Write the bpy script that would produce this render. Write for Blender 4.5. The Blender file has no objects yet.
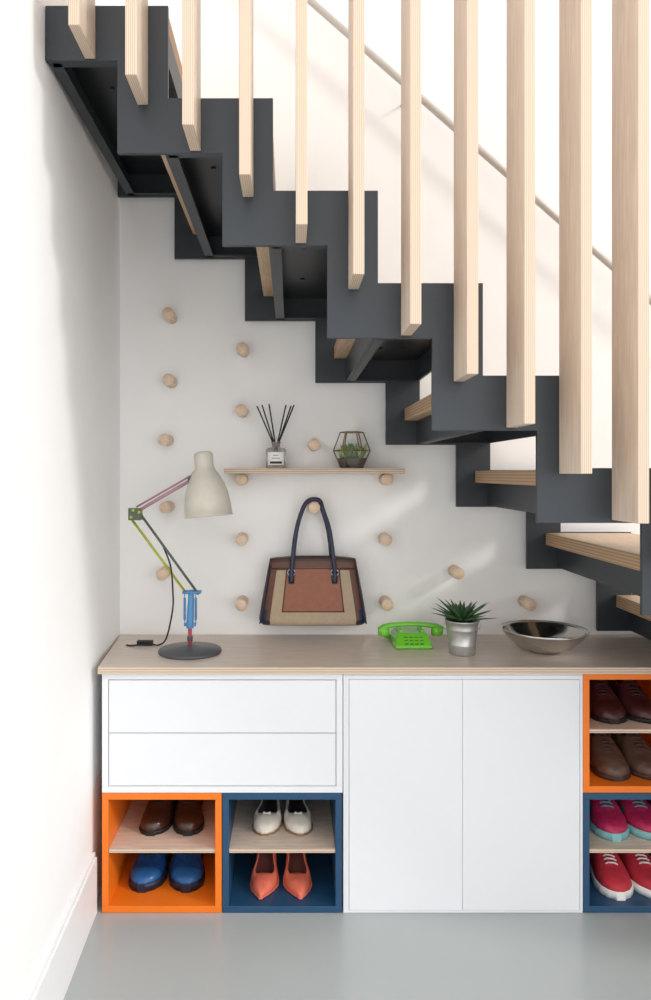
import bpy, bmesh, math, random
from mathutils import Vector, Matrix
random.seed(4)
F=707.0; VX=291.0; VY=474.0; CH=1.317
def S(u,v,d):
    """measured photo coordinate on the plane standing d metres away -> metres"""
    return Vector(((u-VX)*d/F, d, CH+(VY-v)*d/F))

# ------------------------------------------------------------------ materials
def lin(c):
    c=c/255.0
    return c/12.92 if c<=0.04045 else ((c+0.055)/1.055)**2.4
def col(rgb): return (lin(rgb[0]),lin(rgb[1]),lin(rgb[2]),1)
def base(name):
    m=bpy.data.materials.new(name); m.use_nodes=True
    nt=m.node_tree; b=nt.nodes['Principled BSDF']
    return m,nt,b
def mat(name,rgb,rough=0.5,metal=0.0,var=0.04,scale=30,bump=0.0,trans=0.0,coat=0.0):
    m,nt,b=base(name)
    tc=nt.nodes.new('ShaderNodeTexCoord'); n=nt.nodes.new('ShaderNodeTexNoise')
    n.inputs['Scale'].default_value=scale; n.inputs['Detail'].default_value=4
    nt.links.new(tc.outputs['Object'],n.inputs['Vector'])
    r=nt.nodes.new('ShaderNodeValToRGB')
    c=col(rgb)
    r.color_ramp.elements[0].position=0.3; r.color_ramp.elements[1].position=0.7
    r.color_ramp.elements[0].color=tuple([x*(1-var) for x in c[:3]]+[1])
    r.color_ramp.elements[1].color=tuple([min(1,x*(1+var)) for x in c[:3]]+[1])
    nt.links.new(n.outputs['Fac'],r.inputs['Fac']); nt.links.new(r.outputs['Color'],b.inputs['Base Color'])
    b.inputs['Roughness'].default_value=rough; b.inputs['Metallic'].default_value=metal
    b.inputs['Transmission Weight'].default_value=trans
    b.inputs['Coat Weight'].default_value=coat
    if bump>0:
        bp=nt.nodes.new('ShaderNodeBump'); bp.inputs['Strength'].default_value=bump; bp.inputs['Distance'].default_value=0.002
        nt.links.new(n.outputs['Fac'],bp.inputs['Height']); nt.links.new(bp.outputs['Normal'],b.inputs['Normal'])
    return m
def wood(name,a,bc,scl,rough=0.45,plain=9.0):
    m,nt,b=base(name)
    tc=nt.nodes.new('ShaderNodeTexCoord'); mp=nt.nodes.new('ShaderNodeMapping')
    mp.inputs['Scale'].default_value=scl
    n=nt.nodes.new('ShaderNodeTexNoise'); n.inputs['Scale'].default_value=plain; n.inputs['Detail'].default_value=6; n.inputs['Distortion'].default_value=0.6
    nt.links.new(tc.outputs['Object'],mp.inputs['Vector']); nt.links.new(mp.outputs['Vector'],n.inputs['Vector'])
    r=nt.nodes.new('ShaderNodeValToRGB'); r.color_ramp.elements[0].position=0.32; r.color_ramp.elements[1].position=0.68
    r.color_ramp.elements[0].color=col(a); r.color_ramp.elements[1].color=col(bc)
    nt.links.new(n.outputs['Fac'],r.inputs['Fac']); nt.links.new(r.outputs['Color'],b.inputs['Base Color'])
    b.inputs['Roughness'].default_value=rough
    return m
def ply(name,a,bc,axis,period):
    m,nt,b=base(name)
    tc=nt.nodes.new('ShaderNodeTexCoord'); w=nt.nodes.new('ShaderNodeTexWave')
    w.wave_type='BANDS'; w.bands_direction=axis
    w.inputs['Scale'].default_value=(2*math.pi/20)/period; w.inputs['Distortion'].default_value=0.4
    w.inputs['Detail'].default_value=1
    nt.links.new(tc.outputs['Object'],w.inputs['Vector'])
    r=nt.nodes.new('ShaderNodeValToRGB'); r.color_ramp.elements[0].position=0.15; r.color_ramp.elements[1].position=0.6
    r.color_ramp.elements[0].color=col(a); r.color_ramp.elements[1].color=col(bc)
    nt.links.new(w.outputs['Fac'],r.inputs['Fac']); nt.links.new(r.outputs['Color'],b.inputs['Base Color'])
    b.inputs['Roughness'].default_value=0.6
    return m

M={}
M['wall']=mat('white_plaster',(245,244,243),0.85,var=0.01,scale=6,bump=0.03)
M['floor']=mat('grey_resin_floor',(172,177,177),0.25,var=0.02,scale=3,coat=0.15)
M['trim']=mat('white_trim_paint',(238,238,239),0.4,var=0.01)
M['white']=mat('white_lacquer',(229,231,235),0.35,var=0.005)
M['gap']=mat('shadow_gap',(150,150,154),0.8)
M['orange']=mat('orange_lacquer',(236,120,26),0.4,var=0.02)
M['blue']=mat('petrol_blue_lacquer',(33,72,106),0.4,var=0.03)
M['steel']=mat('anthracite_steel',(46,52,59),0.42,0.0,var=0.05,scale=8)
M['steel2']=mat('anthracite_steel_tray',(36,39,44),0.35,0.2,var=0.08,scale=8)
M['slat']=wood('birch_slat_face',(206,186,167),(222,204,187),(14,14,1.0))
M['slatedge']=ply('birch_slat_edge',(190,166,143),(214,195,175),'X',0.0045)
M['top']=wood('birch_worktop',(202,186,173),(218,204,192),(1.2,14,14),0.35)
M['topedge']=ply('birch_worktop_edge',(176,150,126),(216,198,178),'Z',0.007)
M['tread']=wood('oak_tread',(192,160,126),(214,186,152),(14,1.2,14))
M['treadedge']=ply('tread_ply_edge',(170,136,104),(196,164,130),'Z',0.009)
M['peg']=wood('beech_peg',(214,184,156),(230,206,182),(12,2,12))
M['shelf']=wood('cubby_shelf_ply',(208,186,168),(226,208,190),(1.5,10,10))
M['rail']=mat('brushed_rail',(196,190,183),0.4,0.1)

# ------------------------------------------------------------------ builders
class Part:
    def __init__(s,name,mats): s.name=name; s.mats=[M[m] if isinstance(m,str) else m for m in mats]; s.bm=bmesh.new()
    def box(s,x0,x1,y0,y1,z0,z1,mi=0,facemats=None):
        vs=[s.bm.verts.new((x,y,z)) for x in (x0,x1) for y in (y0,y1) for z in (z0,z1)]
        q={'-x':(0,1,3,2),'+x':(4,6,7,5),'-y':(0,4,5,1),'+y':(2,3,7,6),'-z':(0,2,6,4),'+z':(1,5,7,3)}
        for k,f in q.items():
            fc=s.bm.faces.new([vs[i] for i in f]); fc.material_index=(facemats or {}).get(k,mi)
        return vs
    def ring(s,pts): return [s.bm.verts.new(p) for p in pts]
    def skin(s,r1,r2,mi=0,closed=True,smooth=True):
        n=len(r1); out=[]
        for i in range(n if closed else n-1):
            j=(i+1)%n
            try:
                f=s.bm.faces.new((r1[i],r1[j],r2[j],r2[i])); f.material_index=mi; f.smooth=smooth; out.append(f)
            except ValueError: pass
        return out
    def cap(s,r,mi=0):
        try:
            f=s.bm.faces.new(r); f.material_index=mi
        except ValueError: pass
    def tube(s,path,rad,seg=12,mi=0,caps=True,flat=1.0):
        path=[Vector(p) for p in path]; n=len(path)
        if not hasattr(rad,'__len__'): rad=[rad]*n
        T=[(path[min(i+1,n-1)]-path[max(i-1,0)]).normalized() for i in range(n)]
        up=Vector((0,0,1)) if abs(T[0].z)<0.9 else Vector((0,1,0))
        N=T[0].cross(up).normalized(); prev=None; first=None
        for i in range(n):
            N=(N-T[i]*N.dot(T[i])).normalized(); B=T[i].cross(N)
            r=s.ring([path[i]+(N*math.cos(a)+B*math.sin(a)*flat)*rad[i] for a in [2*math.pi*k/seg for k in range(seg)]])
            if prev: s.skin(prev,r,mi)
            else: first=r
            prev=r
        if caps: s.cap(first,mi); s.cap(prev,mi)
    def lathe(s,c,prof,seg=40,mi=0,axis=None,mis=None):
        """prof: list of (r,h). axis: direction of h"""
        c=Vector(c); A=Vector(axis or (0,0,1)).normalized()
        U=A.orthogonal().normalized(); W=A.cross(U); prev=None
        for k,(r,h) in enumerate(prof):
            rr=s.ring([c+A*h+(U*math.cos(a)+W*math.sin(a))*max(r,1e-5) for a in [2*math.pi*i/seg for i in range(seg)]])
            if prev: s.skin(prev,rr,mis[k-1] if mis else mi)
            prev=rr
    def prism_y(s,pts,y0,y1,mi=0):
        a=s.ring([(x,y0,z) for x,z in pts]); b=s.ring([(x,y1,z) for x,z in pts])
        s.cap(a,mi); s.cap(b[::-1],mi); s.skin(a,b,mi,smooth=False)
    def done(s,root=None,loc=None,bevel=0.0,sub=0,seg=2):
        bmesh.ops.recalc_face_normals(s.bm,faces=s.bm.faces)
        if root is not None: o=Vector(root.location)
        elif loc is not None: o=Vector(loc)
        else:
            o=Vector((0,0,0))
            xs=[v.co for v in s.bm.verts]
            mn=Vector((min(v.x for v in xs),min(v.y for v in xs),min(v.z for v in xs)))
            mx=Vector((max(v.x for v in xs),max(v.y for v in xs),max(v.z for v in xs)))
            o=Vector(((mn.x+mx.x)/2,(mn.y+mx.y)/2,mn.z))
        bmesh.ops.translate(s.bm,verts=s.bm.verts,vec=-o)
        me=bpy.data.meshes.new(s.name); s.bm.to_mesh(me); s.bm.free()
        for m in s.mats: me.materials.append(m)
        ob=bpy.data.objects.new(s.name,me); bpy.context.collection.objects.link(ob)
        if root is not None: ob.parent=root
        else: ob.location=o
        if bevel>0:
            b=ob.modifiers.new('bevel','BEVEL'); b.width=bevel; b.segments=seg; b.limit_method='ANGLE'; b.angle_limit=math.radians(40)
        if sub:
            b=ob.modifiers.new('sub','SUBSURF'); b.levels=sub; b.render_levels=sub
        return ob
def root(name,loc):
    e=bpy.data.objects.new(name,None); e.empty_display_size=0.1; e.location=loc
    bpy.context.collection.objects.link(e); return e

# ------------------------------------------------------------------ room
DW=2.54
p=Part('floor',['floor']); p.box(-0.75,4.6,-3.0,DW+0.1,-0.1,0); p.done()
p=Part('wall_back',['wall']); p.box(-0.75,4.6,DW,DW+0.12,0.0,4.6); p.done()
# left wall runs very slightly out of square
def wx(y): return -0.614+(DW-y)*0.0364
p=Part('wall_left',['wall'])
a=p.ring([(wx(DW),DW,0),(wx(-3),-3,0),(wx(-3)-0.35,-3,0),(wx(DW)-0.12,DW,0)])
b=p.ring([(v.co.x,v.co.y,4.6) for v in a]); p.cap(a); p.cap(b); p.skin(a,b,smooth=False); p.done()
p=Part('baseboard_left',['trim'])
for (z0,z1,t) in ((0,0.165,0.016),(0.165,0.18,0.011)):
    a=p.ring([(wx(2.125)+.0005,2.125,z0),(wx(-3)+.0005,-3,z0),(wx(-3)+t,-3,z0),(wx(2.125)+t,2.125,z0)])
    b=p.ring([(v.co.x,v.co.y,z1) for v in a]); p.cap(a); p.cap(b); p.skin(a,b,smooth=False)
p.done()

# ------------------------------------------------------------------ staircase
DN=1.67; DFAR=2.50; mm=DN/F
RUN=105*mm; RISE=92.5*mm
X0=(273-VX)*mm; Z0=CH+(VY-98)*mm
JL=9
def Xn(j): return X0+j*RUN
def Zt(j): return Z0-j*RISE
def stringer(y0,y1,name):
    xw=wx(y0)+0.002
    up=[(xw,Zt(-1)),(Xn(-1),Zt(-1))]
    for j in range(0,JL+1): up+=[(Xn(j-1),Zt(j)),(Xn(j),Zt(j))]
    up+=[(Xn(JL),0.001)]
    lo=[(xw,Zt(-1)-.13)]
    for j in range(-1,JL):
        lo+=[(Xn(j)-.12,Zt(j)-.13),(Xn(j)-.12,Zt(j+1)-.13)]
    lo+=[(Xn(JL)-.12,Zt(JL)-.13),(Xn(JL)-.12,0.001)]
    q=Part(name,['steel']); q.prism_y(up+lo[::-1],y0,y1); return q
stair=root('staircase',(Xn(JL),DN,0))
stringer(DN,DN+0.012,'stringer_outer').done(stair,bevel=0.001)
stringer(DFAR-0.012,DFAR,'stringer_inner').done(stair,bevel=0.001)
tw=Part('treads',['tread','treadedge']); tr=Part('tread_trays',['steel2','steel'])
for j in range(-1,JL+1):
    xl=Xn(j)-0.302
    if j==-1: xl=wx(DN)+0.004
    xr=Xn(j)-0.004; zt=Zt(j)-0.003; y0=DN+0.013; y1=DFAR-0.013
    em={'-x':1,'+x':1,'-y':1,'+y':1}
    tw.box(xl,xr,y0,y1,zt-0.042,zt,0,em)
    tl=xl+0.043 if j>-1 else xl
    zb=zt-0.043
    tr.box(tl,xr,y0,y1,zb-0.006,zb)
    tr.box(tl,tl+0.008,y0,y1,zt-0.122,zb-0.006,1)
    tr.box(xr-0.008,xr,y0,y1,zt-0.122,zb-0.006,1)
    tr.box(tl+.008,tl+0.03,y0,y1,zt-0.124,zt-0.118,1)
    tr.box(tl+.008,xr-.008,y0,y0+0.02,zt-0.124,zt-0.118,1)
    tr.box(tl+.008,xr-.008,y1-0.02,y1,zt-0.124,zt-0.118,1)
    for yy in (y0+0.25,y1-0.25):
        for xx in (tl+0.09,xr-0.09):
            tr.tube([(xx,yy,zb-0.006),(xx,yy,zb-0.011)],0.007,8,1)
tw.done(stair,bevel=0.0015); tr.done(stair)
# plywood balustrade slats
bal=root('balustrade',(1.0,1.6,0.0))
ms=1.542/F
sl=Part('slats',['slat','slatedge'])
for i in range(0,19):
    xa=(5+57*(i-4))*ms; zb=CH+(VY-58-46.2*i)*1.665/F
    sl.box(xa,xa+0.025,1.542,1.669,zb,3.3,0,{'-y':1,'+y':1,'-z':1,'+z':1})
sl.done(bal,bevel=0.0015)
cp=Part('top_rail',['slat']); cp.box(-0.5,1.85,1.53,1.68,3.3,3.33); cp.done(bal,bevel=0.002)
# wall handrail
hr=root('handrail',S(480,150,2.47))
q=Part('rail',['rail']); d=(S(651,300,2.47)-S(310,0,2.47)).normalized(); c=S(480,150,2.47)
q.tube([c-d*1.35,c+d*1.6],0.0125,16); 
for t in (-1.2,-0.35,0.95,1.45):
    a=c+d*t; q.tube([a,a+Vector((0,0,-0.03)),a+Vector((0,0.035,-0.04)),(a.x,DW,a.z-.04)],0.005,8)
q.done(hr)

# ------------------------------------------------------------------ storage
DC=2.12; DB=2.515
def X(u): return (u-VX)*0.003
def cubby(x0,z0,m):
    r=root('shoe_cubby',(x0+.18,2.32,z0)); x1=x0+0.359; z1=z0+0.3585; t=0.0195
    q=Part('frame',[m])
    q.box(x0,x1,DC,DB,z0,z0+t); q.box(x0,x1,DC,DB,z1-t,z1)
    q.box(x0,x0+t,DC,DB,z0+t,z1-t); q.box(x1-t,x1,DC,DB,z0+t,z1-t)
    q.box(x0+t,x1-t,DB-0.012,DB,z0+t,z1-t)
    q.done(r,bevel=0.0012)
    q=Part('inner_shelf',['shelf','topedge']); zs=z0+0.178
    q.box(x0+t+.0005,x1-t-.0005,DC+0.004,DB-0.0125,zs,zs+0.012,0,{'-y':1}); q.done(r)
    return r
ZS=0.178+0.012
XL=X(102)
cubby(XL,0.001,'orange'); cubby(XL+0.361,0.001,'blue')
cubby(X(583),0.361,'orange'); cubby(X(583),0.001,'blue')
def unit(name,x0,x1,z0,z1,fronts,t=0.019):
    r=root(name,((x0+x1)/2,2.32,z0))
    q=Part('carcass',['white'])
    q.box(x0,x1,DC,DB,z0,z0+t); q.box(x0,x1,DC,DB,z1-t,z1)
    q.box(x0,x0+t,DC,DB,z0+t,z1-t); q.box(x1-t,x1,DC,DB,z0+t,z1-t); q.box(x0+t,x1-t,DB-.01,DB,z0+t,z1-t)
    q.done(r,bevel=0.001)
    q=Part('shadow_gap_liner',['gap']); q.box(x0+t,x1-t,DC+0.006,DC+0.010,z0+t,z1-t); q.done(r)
    for k,(a,b,c_,d_) in enumerate(fronts):
        q=Part('front_%d'%(k+1),['white']); q.box(a,b,DC-0.0,DC+0.0055,c_,d_); q.done(r,bevel=0.0008)
xa,xb=XL,X(343)-0.001
unit('drawer_unit',xa,xb,0.361,0.7195,[(xa+.0212,xb-.0212,.3822,.5388),(xa+.0212,xb-.0212,.5412,.6983)])
xa,xb=X(343)+.001,X(583)-.001
xm=X(462.5)
unit('cupboard',xa,xb,0.001,0.7195,[(xa+.0175,xm-.0004,.008,.7005),(xm+.0004,xb-.0095,.008,.7005)],t=0.006)
q=Part('cupboard_infill',['white'])
q.box(xa+.0062,xa+.0160,DC,DC+.0055,.0075,.713); q.box(xa+.0165,xb-.0065,DC,DC+.0055,.7020,.713); q.box(xb-.0085,xb-.0065,DC,DC+.0055,.0075,.7015)
ob=q.done(bpy.data.objects['cupboard']); ob.name='infill'
# worktop (scribed to the left wall)
q=Part('worktop',['top','topedge'])
a=q.ring([(X(99),DC-0.015,.7205),(1.296,DC-0.015,.7205),(1.296,DW-.001,.7205),(wx(DW)+.002,DW-.001,.7205)])
b=q.ring([(v.co.x,v.co.y,.741) for v in a]); q.cap(a,0); q.cap(b,0); q.skin(a,b,1,smooth=False)
q.done(bevel=0.0012)
ZT=.7411
q=Part('storage_end_panel',['white']); q.box(1.2365,1.255,DC,DB,0.001,.7195); q.done()

# ------------------------------------------------------------------ peg wall
pegs=[(170,316),(170,381),(166,440),(167,507),(164,573),(243,350),(242,411),(242,479.5),(242,539),(242,603),
      (314,445),(314,507),(386,479.5),(385,539),(386,603),(456,572),(527,603)]
PR=0.0205
for (u,v) in pegs:
    c=S(u,v,2.50)
    q=Part('coat_peg',['peg'])
    q.lathe((c.x,DW-.0005,c.z),[(0,0),(PR,0),(PR,0.080),(PR-.002,0.083),(0,0.083)],28,0,(0,-1,0))
    q.done()
pz=S(242,479.5,2.50).z+PR
q=Part('display_shelf',['shelf','topedge'])
x0=S(224,468,2.42).x; x1=S(405,468,2.42).x
q.box(x0,x1,DW-.125,DW-.002,pz+.0003,pz+.0183,0,{'-y':1,'-x':1,'+x':1}); q.done(bevel=.001)
SHZ=pz+.0185

# ------------------------------------------------------------------ diffuser
G=mat('smoky_glass',(222,218,214),0.08,trans=0.75); W_=mat('paper_label',(238,236,232),0.7); BK=mat('matt_black',(24,24,26),0.6)
dc=S(276,466,2.47); x,y=dc.x,2.475
r=root('reed_diffuser',(x,y,SHZ))
q=Part('bottle',[G]); q.lathe((x,y,SHZ),[(0,0),(.033,0),(.036,.003),(.036,.062),(.032,.070),(.014,.074),(.014,.088),(.017,.089),(.017,.093),(.011,.093),(.011,.075),(0,.074)],36); q.done(r)
q=Part('label',[W_,BK])
def arc(z0,z1,a0,a1,rad,mi):
    n=10; A=[math.radians(a0+(a1-a0)*k/n) for k in range(n+1)]
    lo=q.ring([(x+rad*math.sin(t),y-rad*math.cos(t),SHZ+z0) for t in A]); hi=q.ring([(x+rad*math.sin(t),y-rad*math.cos(t),SHZ+z1) for t in A]); q.skin(lo,hi,mi,closed=False)
arc(.012,.056,-50,50,.0366,0); arc(.016,.024,-34,34,.037,1)
arc(.034,.036,-22,22,.037,1); arc(.044,.046,-14,14,.037,1); q.done(r)
q=Part('reeds',[BK])
for (u,v,dd) in ((257,406,2.45),(262,405,2.49),(269,404,2.5),(286,405,2.47),(294,405,2.46),(291,406,2.5)):
    t=S(u,v,dd); bb=Vector((x-(t.x-x)*.3,y-(t.y-y)*.3,SHZ+.02)); q.tube([bb,t],.0024,6)
q.done(r)

# ------------------------------------------------------------------ terrarium
BR=mat('aged_brass',(134,108,62),0.35,0.7); SO=mat('dark_soil',(64,50,38),0.9,bump=.5); MO=mat('moss_green',(92,134,58),0.8,var=.3,scale=80)
GL=mat('clear_glass',(236,242,240),0.03); GL.node_tree.nodes['Principled BSDF'].inputs['Alpha'].default_value=.10
c=S(352,448,2.46); x,y=c.x,2.47
r=root('geometric_terrarium',(x,y,SHZ))
rings=[]
for (rad,h,off) in ((.038,.003,0),(.064,.062,0),(.040,.126,0)):
    rings.append([Vector((x+rad*math.cos(math.pi/3*k+off),y+rad*0.92*math.sin(math.pi/3*k+off),SHZ+h)) for k in range(6)])
q=Part('frame',[BR])
for a in rings:
    for k in range(6): q.tube([a[k],a[(k+1)%6]],.0022,6)
for k in range(6):
    q.tube([rings[0][k],rings[1][k]],.0022,6); q.tube([rings[1][k],rings[2][k]],.0022,6)
q.done(r)
q=Part('soil',[SO,MO]); a=q.ring([Vector((x+(v.x-x)*.93,y+(v.y-y)*.93,SHZ+.005)) for v in rings[0]]); b=q.ring([Vector((x+(v.x-x)*.82,y+(v.y-y)*.82,SHZ+.036)) for v in rings[1]]); q.cap(a); q.cap(b,1); q.skin(a,b,smooth=False); q.done(r)
q=Part('glass',[GL])
a=q.ring(rings[0]);b=q.ring(rings[1]);c_=q.ring(rings[2]); q.skin(a,b,smooth=False); q.skin(b,c_,smooth=False)
g=q.done(r)
q=Part('succulents',[MO,mat('pale_succulent',(156,186,110),.6),mat('deep_green',(54,96,44),.6)])
for k in range(34):
    a=random.random()*6.28; rr=math.sqrt(random.random())*.040; cx,cy=x+rr*math.cos(a),y+rr*math.sin(a)*.9
    for l in range(8):
        t=l*.8; L=.020+random.random()*.018+(.018 if k%5==0 else 0)
        q.tube([(cx,cy,SHZ+.035),(cx+math.cos(t)*L*.3,cy+math.sin(t)*L*.3,SHZ+.035+L*.6),(cx+math.cos(t)*L*.42,cy+math.sin(t)*L*.42,SHZ+.035+L)],[.002,.005,.0005],6,k%3)
q.done(r)

# ------------------------------------------------------------------ handbag
LB=mat('brown_leather',(92,54,38),0.45,var=.08,bump=.15,scale=60); LP=mat('chestnut_pocket_leather',(140,82,54),0.45,var=.08,bump=.15,scale=60); TP=mat('taupe_suede',(172,154,130),0.8,var=.06,scale=90)
NV=mat('navy_leather',(28,36,62),0.4,var=.06); DBn=mat('chocolate_leather',(62,38,30),0.5)
bx=S(313,600,2.44).x; by=2.476; z0=S(0,626,2.43).z; z1=S(0,560,2.43).z
r=root('handbag',(bx,by,z0))
q=Part('body',[LB,LP,TP,NV,DBn])
NV_=34; NU=96; prev=None
for i in range(NV_+1):
    v=i/NV_; z=z0+(z1-z0)*v
    w=.19+(.150-.19)*(v**1.1); th=.056-.030*v
    if v<.08: k=(v/.08); w*=.93+.07*math.sqrt(k); th*=.8+.2*math.sqrt(k)
    z+=0
    pts=[]
    for k in range(NU):
        a=2*math.pi*k/NU; ca,sa=math.cos(a),math.sin(a)
        xx=w*math.copysign(abs(ca)**.55,ca); yy=th*math.copysign(abs(sa)**.55,sa)
        sag=-.012*(1-(xx/w)**2) if v>.5 else 0
        sag*= (v-.5)*2 if v>.5 else 0
        pts.append((bx+xx,by+yy,z-sag*0.6))
    rr=q.ring(pts)
    if prev:
        fs=q.skin(prev,rr,0)
        for f in fs:
            cc=f.calc_center_median(); u=(cc.x-bx)/w; au=abs(u)
            if au>.93: mi=4
            elif v>.86: mi=0
            elif au<.58 and v>.22: mi=1
            elif au<.80 and v<.83: mi=2
            elif v<.10: mi=2 if au<.8 else 4
            else: mi=0
            if au>.86 and v<.26: mi=3
            if v>.95: mi=4
            f.material_index=mi
    else: q.cap(rr,4)
    prev=rr
q.cap(prev,4); q.done(r)
q=Part('piping',[DBn,NV])
def fy(v): return by-(.056-.030*v)*1.0-.0005
for sx in (-1,1):
    q.tube([(bx+sx*(.19-.04*v)*.58,fy(v)-.0002,z0+(z1-z0)*v) for v in [.22,.35,.5,.65,.8,.86]],.0014,6)
    q.tube([(bx+sx*(.19-.04*v)*.97,fy(v)+.012,z0+(z1-z0)*v) for v in [.03,.15,.3,.5,.7,.9]],.0025,6,1)
q.tube([(bx+s_*.108,fy(.22),z0+(z1-z0)*.22) for s_ in (-1,-.5,0,.5,1)],.0014,6)
q.tube([(bx+s_*.150,fy(.86),z0+(z1-z0)*.86) for s_ in (-1,-.5,0,.5,1)],.0018,6)
q.done(r)
q=Part('handles',[NV,mat('steel_ring',(170,170,172),.25,.9)])
def smooth(pts,n=6):
    out=[]
    P=[pts[0]]+pts+[pts[-1]]
    for i in range(1,len(P)-2):
        for k in range(n):
            t=k/n; a,b,c,d=P[i-1],P[i],P[i+1],P[i+2]
            out.append(.5*((2*b)+(c-a)*t+(2*a-5*b+4*c-d)*t*t+(3*b-a-3*c+d)*t**3))
    out.append(pts[-1]); return out
pk=S(314,507,2.50)
for (yf,ya,sc) in ((by-.058,2.475,1.0),(by+.03,2.505,.96)):
    pts=[(-21.5,582),(-21.5,572),(-20,556),(-16.5,530),(-10,509)]
    L=[Vector((bx+a*.00347*sc, yf+(ya-yf)*((582-b)/82), CH+(VY-b)*.00347)) for a,b in pts]
    T=Vector((pk.x,ya,pk.z+PR+.0075))
    R=[Vector((2*bx-p_.x,p_.y,p_.z)) for p_ in L][::-1]
    if yf<by-.05:
        L[0].y=L[1].y=fy(.7)-.006; R[-1].y=R[-2].y=fy(.7)-.006
    L1=Vector((T.x-.020,ya,T.z-.006)); R1=Vector((T.x+.020,ya,T.z-.006))
    q.tube(smooth(L+[L1,T,R1]+R),.0075,10,0,flat=.75)
    if yf<by-.05:
        for sx in (-1,1):
            cx=bx+sx*21.5*.00347; zz=CH+(VY-574)*.00347
            q.tube([(cx,fy(.7)-.004,zz+.012),(cx,fy(.6)-.004,zz-.03)],[.012,.009],10,0,flat=.5)
            q.tube([(cx+.013*math.cos(t),fy(.7)-.007,zz+.008+.011*math.sin(t)) for t in [k*math.pi/8 for k in range(17)]],.002,6,1)
q.done(r)

# ------------------------------------------------------------------ desk lamp
DG=mat('lamp_base_grey',(84,88,92),.4,.2); RD=mat('lamp_red',(178,52,74),.4); BL=mat('lamp_blue',(80,140,190),.4); YG=mat('lamp_yellow_green',(170,178,52),.4)
GN=mat('lamp_grey_green',(86,96,84),.45); MV=mat('lamp_mauve',(172,130,140),.45); CR=mat('lamp_shade_grey',(206,201,188),.45); ST=mat('spring_steel',(180,182,184),.3,.9)
LD=2.288; lb=S(190,652,LD)
r=root('desk_lamp',(lb.x,LD,ZT))
q=Part('base',[DG]); q.lathe((lb.x,LD,ZT),[(0,0),(.1,0),(.102,.004),(.100,.010),(.03,.018),(.018,.022),(0,.022)],56); q.done(r)
def lp(u,v,dd=0): 
    o=S(u,v,LD); o.y=LD+dd; return o
q=Part('stem',[RD,BL,DG]); q.tube([(lb.x,LD,ZT+.015),lp(190,624)],.0060,14,0); q.tube([lp(190,641),lp(190,636)],.009,14,2)
q.tube([lp(190,628),lp(190,624),lp(191,600),lp(191,590)],[.012,.012,.010,.009],16,1)
q.box(lb.x-.019,lb.x+.019,LD-.006,LD+.006,lp(0,626).z,lp(0,623).z,1)
q.done(r,bevel=.001)
q=Part('springs',[BL,ST])
for (u0,u1,dy) in ((185,185,-.006),(196,196,-.006)):
    a=lp(u0,624,dy); b=lp(u1,593,dy)
    q.tube([a,a+(b-a)*.12,a+(b-a)*.16,a+(b-a)*.84,a+(b-a)*.88,b],[.0014,.0014,.0036,.0036,.0014,.0014],12,0)
    n=300; pts=[]; ax=(b-a).normalized(); U=ax.orthogonal().normalized(); W=ax.cross(U); a2=a+(b-a)*.16; b2=a+(b-a)*.84
    for k in range(n+1):
        t=k/n; pts.append(a2+(b2-a2)*t+(U*math.cos(t*2*math.pi*30)+W*math.sin(t*2*math.pi*30))*.0038)
    q.tube(pts,.0007,4,0)
q.done(r)
q=Part('lower_arm',[YG,GN,BL]); 
q.tube([lp(199,594,-.008),lp(141,514,-.008)],.0042,10,1); q.tube([lp(184,591,.008),lp(130,518,.008)],.0042,10,0)
q.tube([lp(183,592,-.011),lp(201,592,-.011)],.0045,10,2); q.tube([lp(183,592,.011),lp(201,592,.011)],.0045,10,2)
q.done(r)
q=Part('elbow',[YG,GN])
q.box(lp(129,0).x,lp(142,0).x,LD-.013,LD-.009,lp(0,520).z,lp(0,508).z,1); q.box(lp(129,0).x,lp(142,0).x,LD+.009,LD+.013,lp(0,520).z,lp(0,508).z,0)
for (u,v) in ((132,517),(140,512),(134,510)): q.tube([lp(u,v,-.016),lp(u,v,.016)],.005,10,0)
q.done(r,bevel=.001)
q=Part('upper_arm',[MV,YG]); q.tube([lp(133,514,-.005),lp(193,479,-.005)],.0056,10,0); q.tube([lp(136,507,.006),lp(190,476,.006)],.0032,10,0); q.done(r)
q=Part('shade',[CR,mat('shade_inside_white',(235,232,222),.5)])
top=lp(203,452); bot=lp(209,515); ax=(bot-top); ax.y-=.012; H=ax.length
prof=[(0,0),(.022,.0),(.029,.004),(.031,.012),(.031,.050),(.034,.058),(.046,.077),(.060,.105),(.069,.135),(.0740,.165),(.0765,H),(.0785,H+.001),(.0785,H+.004),(.0750,H+.003)]
prof2=[(.0750,H+.003),(.071,.165),(.062,.135),(.05,.105),(.034,.07),(.02,.04),(0,.04)]
q.lathe(top,prof+prof2[1:],44,0,ax,mis=[0]*(len(prof)-1)+[1]*(len(prof2)-1)); q.done(r)
q=Part('shade_joint',[MV,DG,mat('warm_bulb',(240,236,224),.3)]); q.tube([lp(189,482),lp(197,470)],.008,12,0); q.tube([lp(191,479,-.014),lp(191,479,.014)],.009,12,1)
bc=top+ax.normalized()*.11; q.lathe(bc-ax.normalized()*.05,[(0,0),(.013,0),(.013,.03),(.026,.055),(.029,.07),(.022,.088),(0,.096)],20,2,ax); q.done(r)
q=Part('power_cable',[BK])
fl=ZT+.0035
pts=[lp(163,545,-.006),lp(171,565,-.012),lp(173,590,-.004),lp(171,612,.03),Vector((lp(163,0).x,LD+.06,ZT+.03)),Vector((lp(154,0).x,LD+.08,fl)),Vector((lp(146,0).x,LD+.09,fl)),Vector((lp(137,0).x,LD+.09,fl)),Vector((lp(126,0).x,LD+.07,fl)),Vector((lp(121,0).x,LD+.08,fl))]
q.tube(smooth(pts,6),.0027,8)
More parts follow.
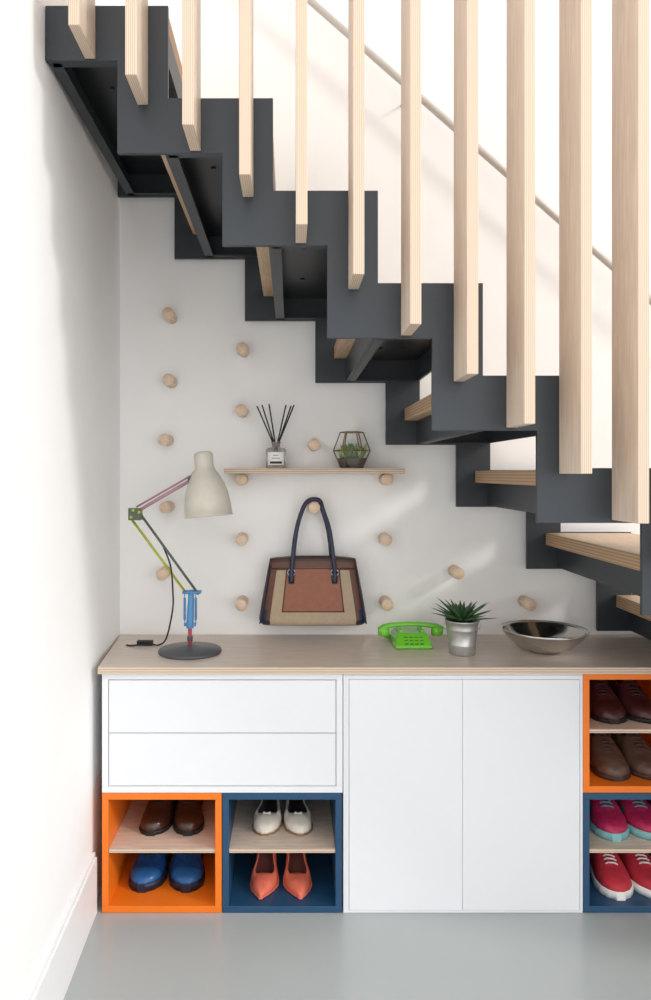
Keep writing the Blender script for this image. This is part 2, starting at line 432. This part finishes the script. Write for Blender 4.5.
pc=Vector((lp(140,0).x,LD+.09,ZT)); q.box(pc.x-.028,pc.x+.024,pc.y-.010,pc.y+.010,ZT,ZT+.016)
q.done(r)

# ------------------------------------------------------------------ telephone
LG=mat('lime_plastic',(112,200,48),.3,var=.02,coat=.3); DG2=mat('dark_green_plastic',(44,92,24),.4)
pd=2.38; pc=S(411,645,pd); x=pc.x; r=root('green_telephone',(x,pd,ZT))
q=Part('base',[LG,DG2])
def rr(hw,y0,y1,z,y_off=0):
    return q.ring([(x-hw,y0,z),(x+hw,y0,z),(x+hw,y1,z),(x-hw,y1,z)])
lv=[(.060,-.060,.095,ZT),(.062,-.063,.098,ZT+.008),(.056,-.050,.090,ZT+.024),(.050,-.032,.07,ZT+.042),(.048,-.025,.06,ZT+.046)]
pv=None
for (hw,a,b,z) in lv:
    k=rr(hw,pd+a,pd+b,z)
    if pv: q.skin(pv,k,0,smooth=False)
    else: q.cap(k)
    pv=k
q.cap(pv)
q.done(r,bevel=.006,seg=3)
q=Part('keypad',[DG2,LG])
for a in range(3):
    for b in range(4):
        yy=pd-.057+a*.0085; zz=ZT+.0125+a*.009
        q.box(x-.030+b*.017,x-.018+b*.017,yy,yy+.006,zz,zz+.006)
q.done(r)
q=Part('cradle',[LG]); 
for sx in(-1,1): q.box(x+sx*.036-.007,x+sx*.036+.007,pd-.02,pd+.05,ZT+.041,ZT+.056)
q.done(r,bevel=.003)
q=Part('handset',[LG,DG2])
hy=pd+.012
pts=[Vector((x-.102,hy,ZT+.046)),Vector((x-.09,hy,ZT+.058)),Vector((x-.055,hy,ZT+.066)),Vector((x,hy,ZT+.069)),Vector((x+.055,hy,ZT+.066)),Vector((x+.09,hy,ZT+.060)),Vector((x+.105,hy,ZT+.050))]
q.tube(smooth(pts,5),[.013+.006*(abs(k-15)/15)**2 for k in range(31)],14,0,flat=.6)
for sx in (-1,1): q.lathe((x+sx*.090,hy,ZT+.030),[(0,0),(.017,0),(.020,.004),(.0195,.022),(.012,.032),(0,.032)],24,0)
q.done(r)
q=Part('coiled_cord',[LG]); a=Vector((x-.09,pd+.03,ZT+.036)); b=Vector((x-.06,pd+.085,ZT+.012)); pts=[]
for k in range(141):
    t=k/140; pts.append(a+(b-a)*t+Vector((0,0,-.01*math.sin(math.pi*t)))+Vector((math.cos(t*75)*.005,0,math.sin(t*75)*.005)))
q.tube(pts,.0013,5); q.done(r)

# ------------------------------------------------------------------ succulent pot
ZN=mat('galvanised_zinc',(190,190,188),.35,.75,var=.12,scale=40,bump=.1); GR=mat('haworthia_green',(66,104,62),.45,var=.3,scale=200); GR2=mat('haworthia_dark',(46,80,48),.45,var=.3,scale=200)
pd=2.27; c=S(462,655,pd); x=c.x; r=root('potted_succulent',(x,pd,ZT))
q=Part('zinc_pot',[ZN]); q.lathe((x,pd,ZT),[(0,0),(.041,0),(.0415,.003),(.044,.03),(.0445,.033),(.0432,.035),(.049,.078),(.0505,.081),(.0495,.084),(.053,.104),(.056,.106),(.0555,.110),(.052,.109),(.049,.09),(0,.09)],48)
for sx in (-1,1): q.tube([(x+sx*(.051+.008*math.sin(t)),pd,ZT+.090-.012*math.cos(t)+.0) for t in [k*math.pi/8 for k in range(9)]],.002,6)
q.done(r)
q=Part('potting_soil',[SO]); q.lathe((x,pd,ZT+.09),[(0,.012),(.03,.012),(.0485,.006),(.0485,.0),(0,0)],32); q.done(r)
q=Part('leaves',[GR,GR2])
k=0
for (n,el,L) in ((13,10,.108),(12,28,.098),(10,48,.080),(7,66,.062),(4,82,.050)):
    for i in range(n):
        a=2*math.pi*i/n+k*.37+random.uniform(-.1,.1); e=math.radians(el+random.uniform(-6,6)); LL=L*random.uniform(.85,1.08)
        pts=[]
        for t in (0,.2,.4,.6,.8,1):
            rr_=math.cos(e)*LL*t; zz=math.sin(e)*LL*t+(.006*math.sin(t*math.pi) ) + .012*t*t*(1 if el<40 else 0)
            pts.append((x+math.cos(a)*(rr_+.004),pd+math.sin(a)*(rr_+.004),ZT+.102+zz))
        q.tube(pts,[.006,.0085,.008,.006,.0035,.0004],8,(i+k)%2,flat=.45)
    k+=1
q.done(r)

# ------------------------------------------------------------------ bowl
SV=mat('hammered_steel',(200,198,194),.12,1.0,var=.05,scale=14,bump=.5)
pd=2.30; c=S(544,631,pd); x=c.x
q=Part('metal_bowl',[SV])
q.lathe((x,pd,ZT),[(0,.0),(.045,.0),(.05,.004),(.085,.018),(.115,.043),(.131,.062),(.137,.072),(.1355,.074),(.128,.064),(.112,.046),(.083,.022),(.05,.009),(0,.007)],72); q.done()

# ------------------------------------------------------------------ shoes
def itp(tab,t):
    for (a,va),(b,vb) in zip(tab,tab[1:]):
        if t<=b: 
            k=(t-a)/(b-a) if b>a else 0; k=k*k*(3-2*k)*.5+k*.5
            return va+(vb-va)*k
    return tab[-1][1]
SHP={
'sneaker':dict(w=[(0,.12),(.03,.5),(.1,.68),(.25,.74),(.45,.78),(.62,.95),(.74,1),(.86,.9),(.95,.62),(1,.18)],
  h=[(0,.78),(.06,1),(.2,.86),(.35,.80),(.5,.86),(.62,.70),(.75,.54),(.88,.47),(.96,.40),(1,.26)],op=.46,lace=True,sole=.024,lift=[(0,0),(1,0)]),
'oxford':dict(w=[(0,.1),(.03,.48),(.1,.66),(.25,.7),(.45,.74),(.62,.95),(.74,1),(.86,.92),(.95,.66),(1,.2)],
  h=[(0,.8),(.06,.95),(.2,.85),(.35,.80),(.5,.88),(.62,.68),(.75,.50),(.88,.44),(.96,.36),(1,.2)],op=.44,lace=True,sole=.012,lift=[(0,0),(1,0)]),
'flat':dict(w=[(0,.1),(.03,.48),(.1,.66),(.25,.7),(.45,.78),(.62,.95),(.74,1),(.86,.9),(.95,.62),(1,.18)],
  h=[(0,.95),(.06,1),(.25,.75),(.5,.62),(.7,.66),(.82,.62),(.9,.5),(.96,.4),(1,.2)],op=.74,lace=False,sole=.006,lift=[(0,0),(1,0)]),
'pump':dict(w=[(0,.1),(.03,.44),(.1,.6),(.25,.64),(.45,.74),(.6,.98),(.68,1),(.8,.8),(.9,.48),(.97,.22),(1,.06)],
  h=[(0,.95),(.06,1),(.25,.8),(.5,.62),(.68,.66),(.8,.58),(.9,.42),(.96,.3),(1,.14)],op=.66,lace=False,sole=.004,lift=[(0,.062),(.12,.06),(.35,.045),(.6,.008),(.7,.0),(1,.004)]),
}
def shoe_pair(name,kind,u1,u2,yt,z,L,W,H,up,sole,lining,lace=None,accent=None,toecap=None,dref=2.24):
    sp=SHP[kind]; r=root(name,(((u1+u2)/2-VX)*dref/F,yt+L/2,z))
    mats=[up,sole,lining,lace or up,accent or up,toecap or up]
    for side,u in ((-1,u1),(1,u2)):
        cx0=(u-VX)*dref/F; q=Part('shoe_'+('left' if side<0 else 'right'),mats)
        NS=30; prev=None; st=sp['sole']; sp_prev=None
        for i in range(NS+1):
            t=i/NS; t=1-(1-t)**1.25; t=t if 0<i<NS else (0.004 if i==0 else .997)
            y=yt+(1-t)*L; w=itp(sp['w'],t)*W/2; h=itp(sp['h'],t)*H-st; zb=z+.0005+itp(sp['lift'],t)+st
            cx=cx0-side*(.05*W*math.sin(t*3.0)) + side*(t-.5)*L*.06
            if t<sp['op']:
                ex=[(-1,0),(-1.03,.3),(-.98,.62),(-.86,.95),(-.78,1),(-.70,.93),(-.60,.15),(0,.08)]
                full=ex+[(-a,b) for a,b in ex[:-1]][::-1]
                pts=[(cx+a*w,y,zb+b*max(h,.012)) for a,b in full]
            else:
                pts=[]
                for k in range(15):
                    th=math.pi*k/14; ca=math.cos(th); sa=math.sin(th)
                    pts.append((cx-w*math.copysign(abs(ca)**.62,ca),y,zb+max(h,.006)*abs(sa)**.8))
            rg=q.ring(pts)
            if prev:
                fs=q.skin(prev,rg,0,closed=False)
                for k,f in enumerate(fs):
                    if t<sp['op']+.03 and 5<=k<=8: f.material_index=2
                    elif accent and .3<t<.72 and k in (1,2,11,12) and (i%4<2): f.material_index=4
                    elif accent and t<.14 and k in (0,1,2,11,12,13): f.material_index=4
                    elif toecap and t>.84: f.material_index=5
                q.cap([prev[0],rg[0],rg[-1],prev[-1]],1)
            else: q.cap(rg,0)
            prev=rg
            ws=w*1.05+.0015; zz=z+.0005+itp(sp['lift'],t); yy=y+(.0035 if i==0 else (-.0035 if i==NS else 0))
            sr=q.ring([(cx-ws,yy,zz),(cx-ws*1.01,yy,zz+st*.6),(cx-ws*.98,yy,zz+st),(cx+ws*.98,yy,zz+st),(cx+ws*1.01,yy,zz+st*.6),(cx+ws,yy,zz)])
            if sp_prev: q.skin(sp_prev,sr,1)
            else: q.cap(sr,1)
            sp_prev=sr
        q.cap(prev,5 if toecap else 0)
        q.cap(sp_prev,1)
        if sp['lace']:
            for k in range(5):
                t=.50+k*.045; w=itp(sp['w'],t)*W/2*.36; h=itp(sp['h'],t)*H; y=yt+(1-t)*L
                cx=cx0-side*(.05*W*math.sin(t*3.0))+side*(t-.5)*L*.06
                q.tube([(cx-w,y,z+h*.96),(cx-w*.5,y,z+h+.003),(cx+w*.5,y-.004,z+h+.003),(cx+w,y-.004,z+h*.96)],.0027,6,3)
            t=.44; y=yt+(1-t)*L; h=itp(sp['h'],t)*H
            q.tube([(cx,y-.02,z+h*.86),(cx,y,z+h+.006),(cx,y+.008,z+h+.014)],[.016,.019,.014],10,0,flat=.3)
        else:
            if kind=='flat':
                t=.78; y=yt+(1-t)*L; h=itp(sp['h'],t)*H; cx=cx0-side*(.05*W*math.sin(t*3.0))+side*(t-.5)*L*.06
                q.tube([(cx-.012,y,z+h+.003),(cx,y,z+h+.001),(cx+.012,y,z+h+.003)],[.005,.002,.005],8,3)
        if kind=='pump':
            y=yt+L*.93; cx=cx0-side*(.05*W*math.sin(.2))+side*(-.43)*L*.06
            q.tube([(cx,y+.004,z+.001),(cx,y+.003,z+.03),(cx,y-.002,z+.063)],[.005,.006,.016],10,0)
        q.done(r)
    return r
dk=mat('dark_lining',(34,28,26),.8); wh=mat('white_rubber',(232,230,226),.6); bs=mat('black_sole',(26,24,24),.6)
ld=mat('dark_brown_leather',(60,36,26),.28,var=.2,coat=.3)
shoe_pair('dress_shoes','oxford',155,187,2.20,ZS+.001,.27,.094,.105,ld,bs,mat('tan_lining',(120,80,54),.7),bs)
bb=mat('blue_mesh',(22,68,126),.3,var=.3,scale=70); 
shoe_pair('running_shoes','sneaker',147,186,2.19,.0205,.275,.108,.108,bb,mat('navy_sole',(22,28,46),.5),dk,mat('navy_lace',(20,30,50),.6),mat('dark_overlay',(20,30,56),.4),mat('cyan_toe',(32,92,150),.3))
cr=mat('cream_leather',(226,218,204),.5); 
shoe_pair('ballet_flats','flat',267,298,2.20,ZS+.001,.25,.088,.068,cr,mat('tan_sole',(140,110,84),.6),mat('grey_lining',(80,70,66),.7),cr)
cl=mat('coral_suede',(224,112,88),.6,var=.1)
shoe_pair('court_heels','pump',264,298,2.15,.0205,.245,.084,.060,cl,cl,mat('rose_lining',(96,48,42),.7))
mr=mat('maroon_leather',(66,32,36),.4,var=.2)
shoe_pair('lace_up_shoes','oxford',606,640,2.165,.36+ZS+.001,.27,.108,.105,mr,bs,dk,mat('maroon_lace',(54,26,30),.7))
bn=mat('worn_brown_leather',(92,68,58),.5,var=.25,scale=50)
shoe_pair('brogues','oxford',608,643,2.155,.3805,.28,.110,.105,bn,mat('brown_sole',(60,42,34),.6),dk,mat('brown_lace',(70,48,38),.7))
pk_=mat('magenta_mesh',(180,36,84),.5,var=.25,scale=80)
shoe_pair('running_trainers','sneaker',608,643,2.165,ZS+.001,.27,.108,.108,pk_,mat('teal_sole',(130,180,184),.5),dk,mat('teal_lace',(60,150,156),.6),mat('teal_overlay',(40,110,120),.5))
rc=mat('red_canvas',(186,42,58),.7,var=.12)
shoe_pair('canvas_sneakers','sneaker',610,645,2.15,.0205,.27,.106,.105,rc,wh,dk,wh,None,None)

# ------------------------------------------------------------------ light
w=bpy.data.worlds.new('daylight'); bpy.context.scene.world=w; w.use_nodes=True
nt=w.node_tree; bg=nt.nodes['Background']
tc=nt.nodes.new('ShaderNodeTexCoord'); dp=nt.nodes.new('ShaderNodeVectorMath'); dp.operation='DOT_PRODUCT'
dp.inputs[1].default_value=Vector((.50,-.86,.06)).normalized(); nt.links.new(tc.outputs['Generated'],dp.inputs[0])
mr_=nt.nodes.new('ShaderNodeMapRange'); mr_.inputs['From Min'].default_value=-.3; mr_.inputs['From Max'].default_value=1; mr_.inputs['To Min'].default_value=0.6; mr_.inputs['To Max'].default_value=2.2
nt.links.new(dp.outputs['Value'],mr_.inputs['Value'])
bg.inputs['Color'].default_value=(1.0,.995,.988,1); nt.links.new(mr_.outputs['Result'],bg.inputs['Strength'])
sd=bpy.data.lights.new('sun','SUN'); sd.energy=1.2; sd.angle=math.radians(8); sd.color=(1,.98,.95)
so=bpy.data.objects.new('sun',sd); bpy.context.collection.objects.link(so)
so.rotation_euler=Vector((-.80,.42,-.48)).to_track_quat('-Z','Y').to_euler()
so.location=(4,-2,4)

# ------------------------------------------------------------------ camera
cd=bpy.data.cameras.new('camera'); cd.sensor_fit='AUTO'; cd.sensor_width=36; cd.clip_start=.05
cd.lens=36*F/1000; cd.shift_x=.0345; cd.shift_y=-.026
co=bpy.data.objects.new('camera',cd); bpy.context.collection.objects.link(co); co.location=(0,0,CH); co.rotation_euler=(math.radians(90),0,0)
bpy.context.scene.camera=co
bpy.context.scene.view_settings.view_transform='Standard'
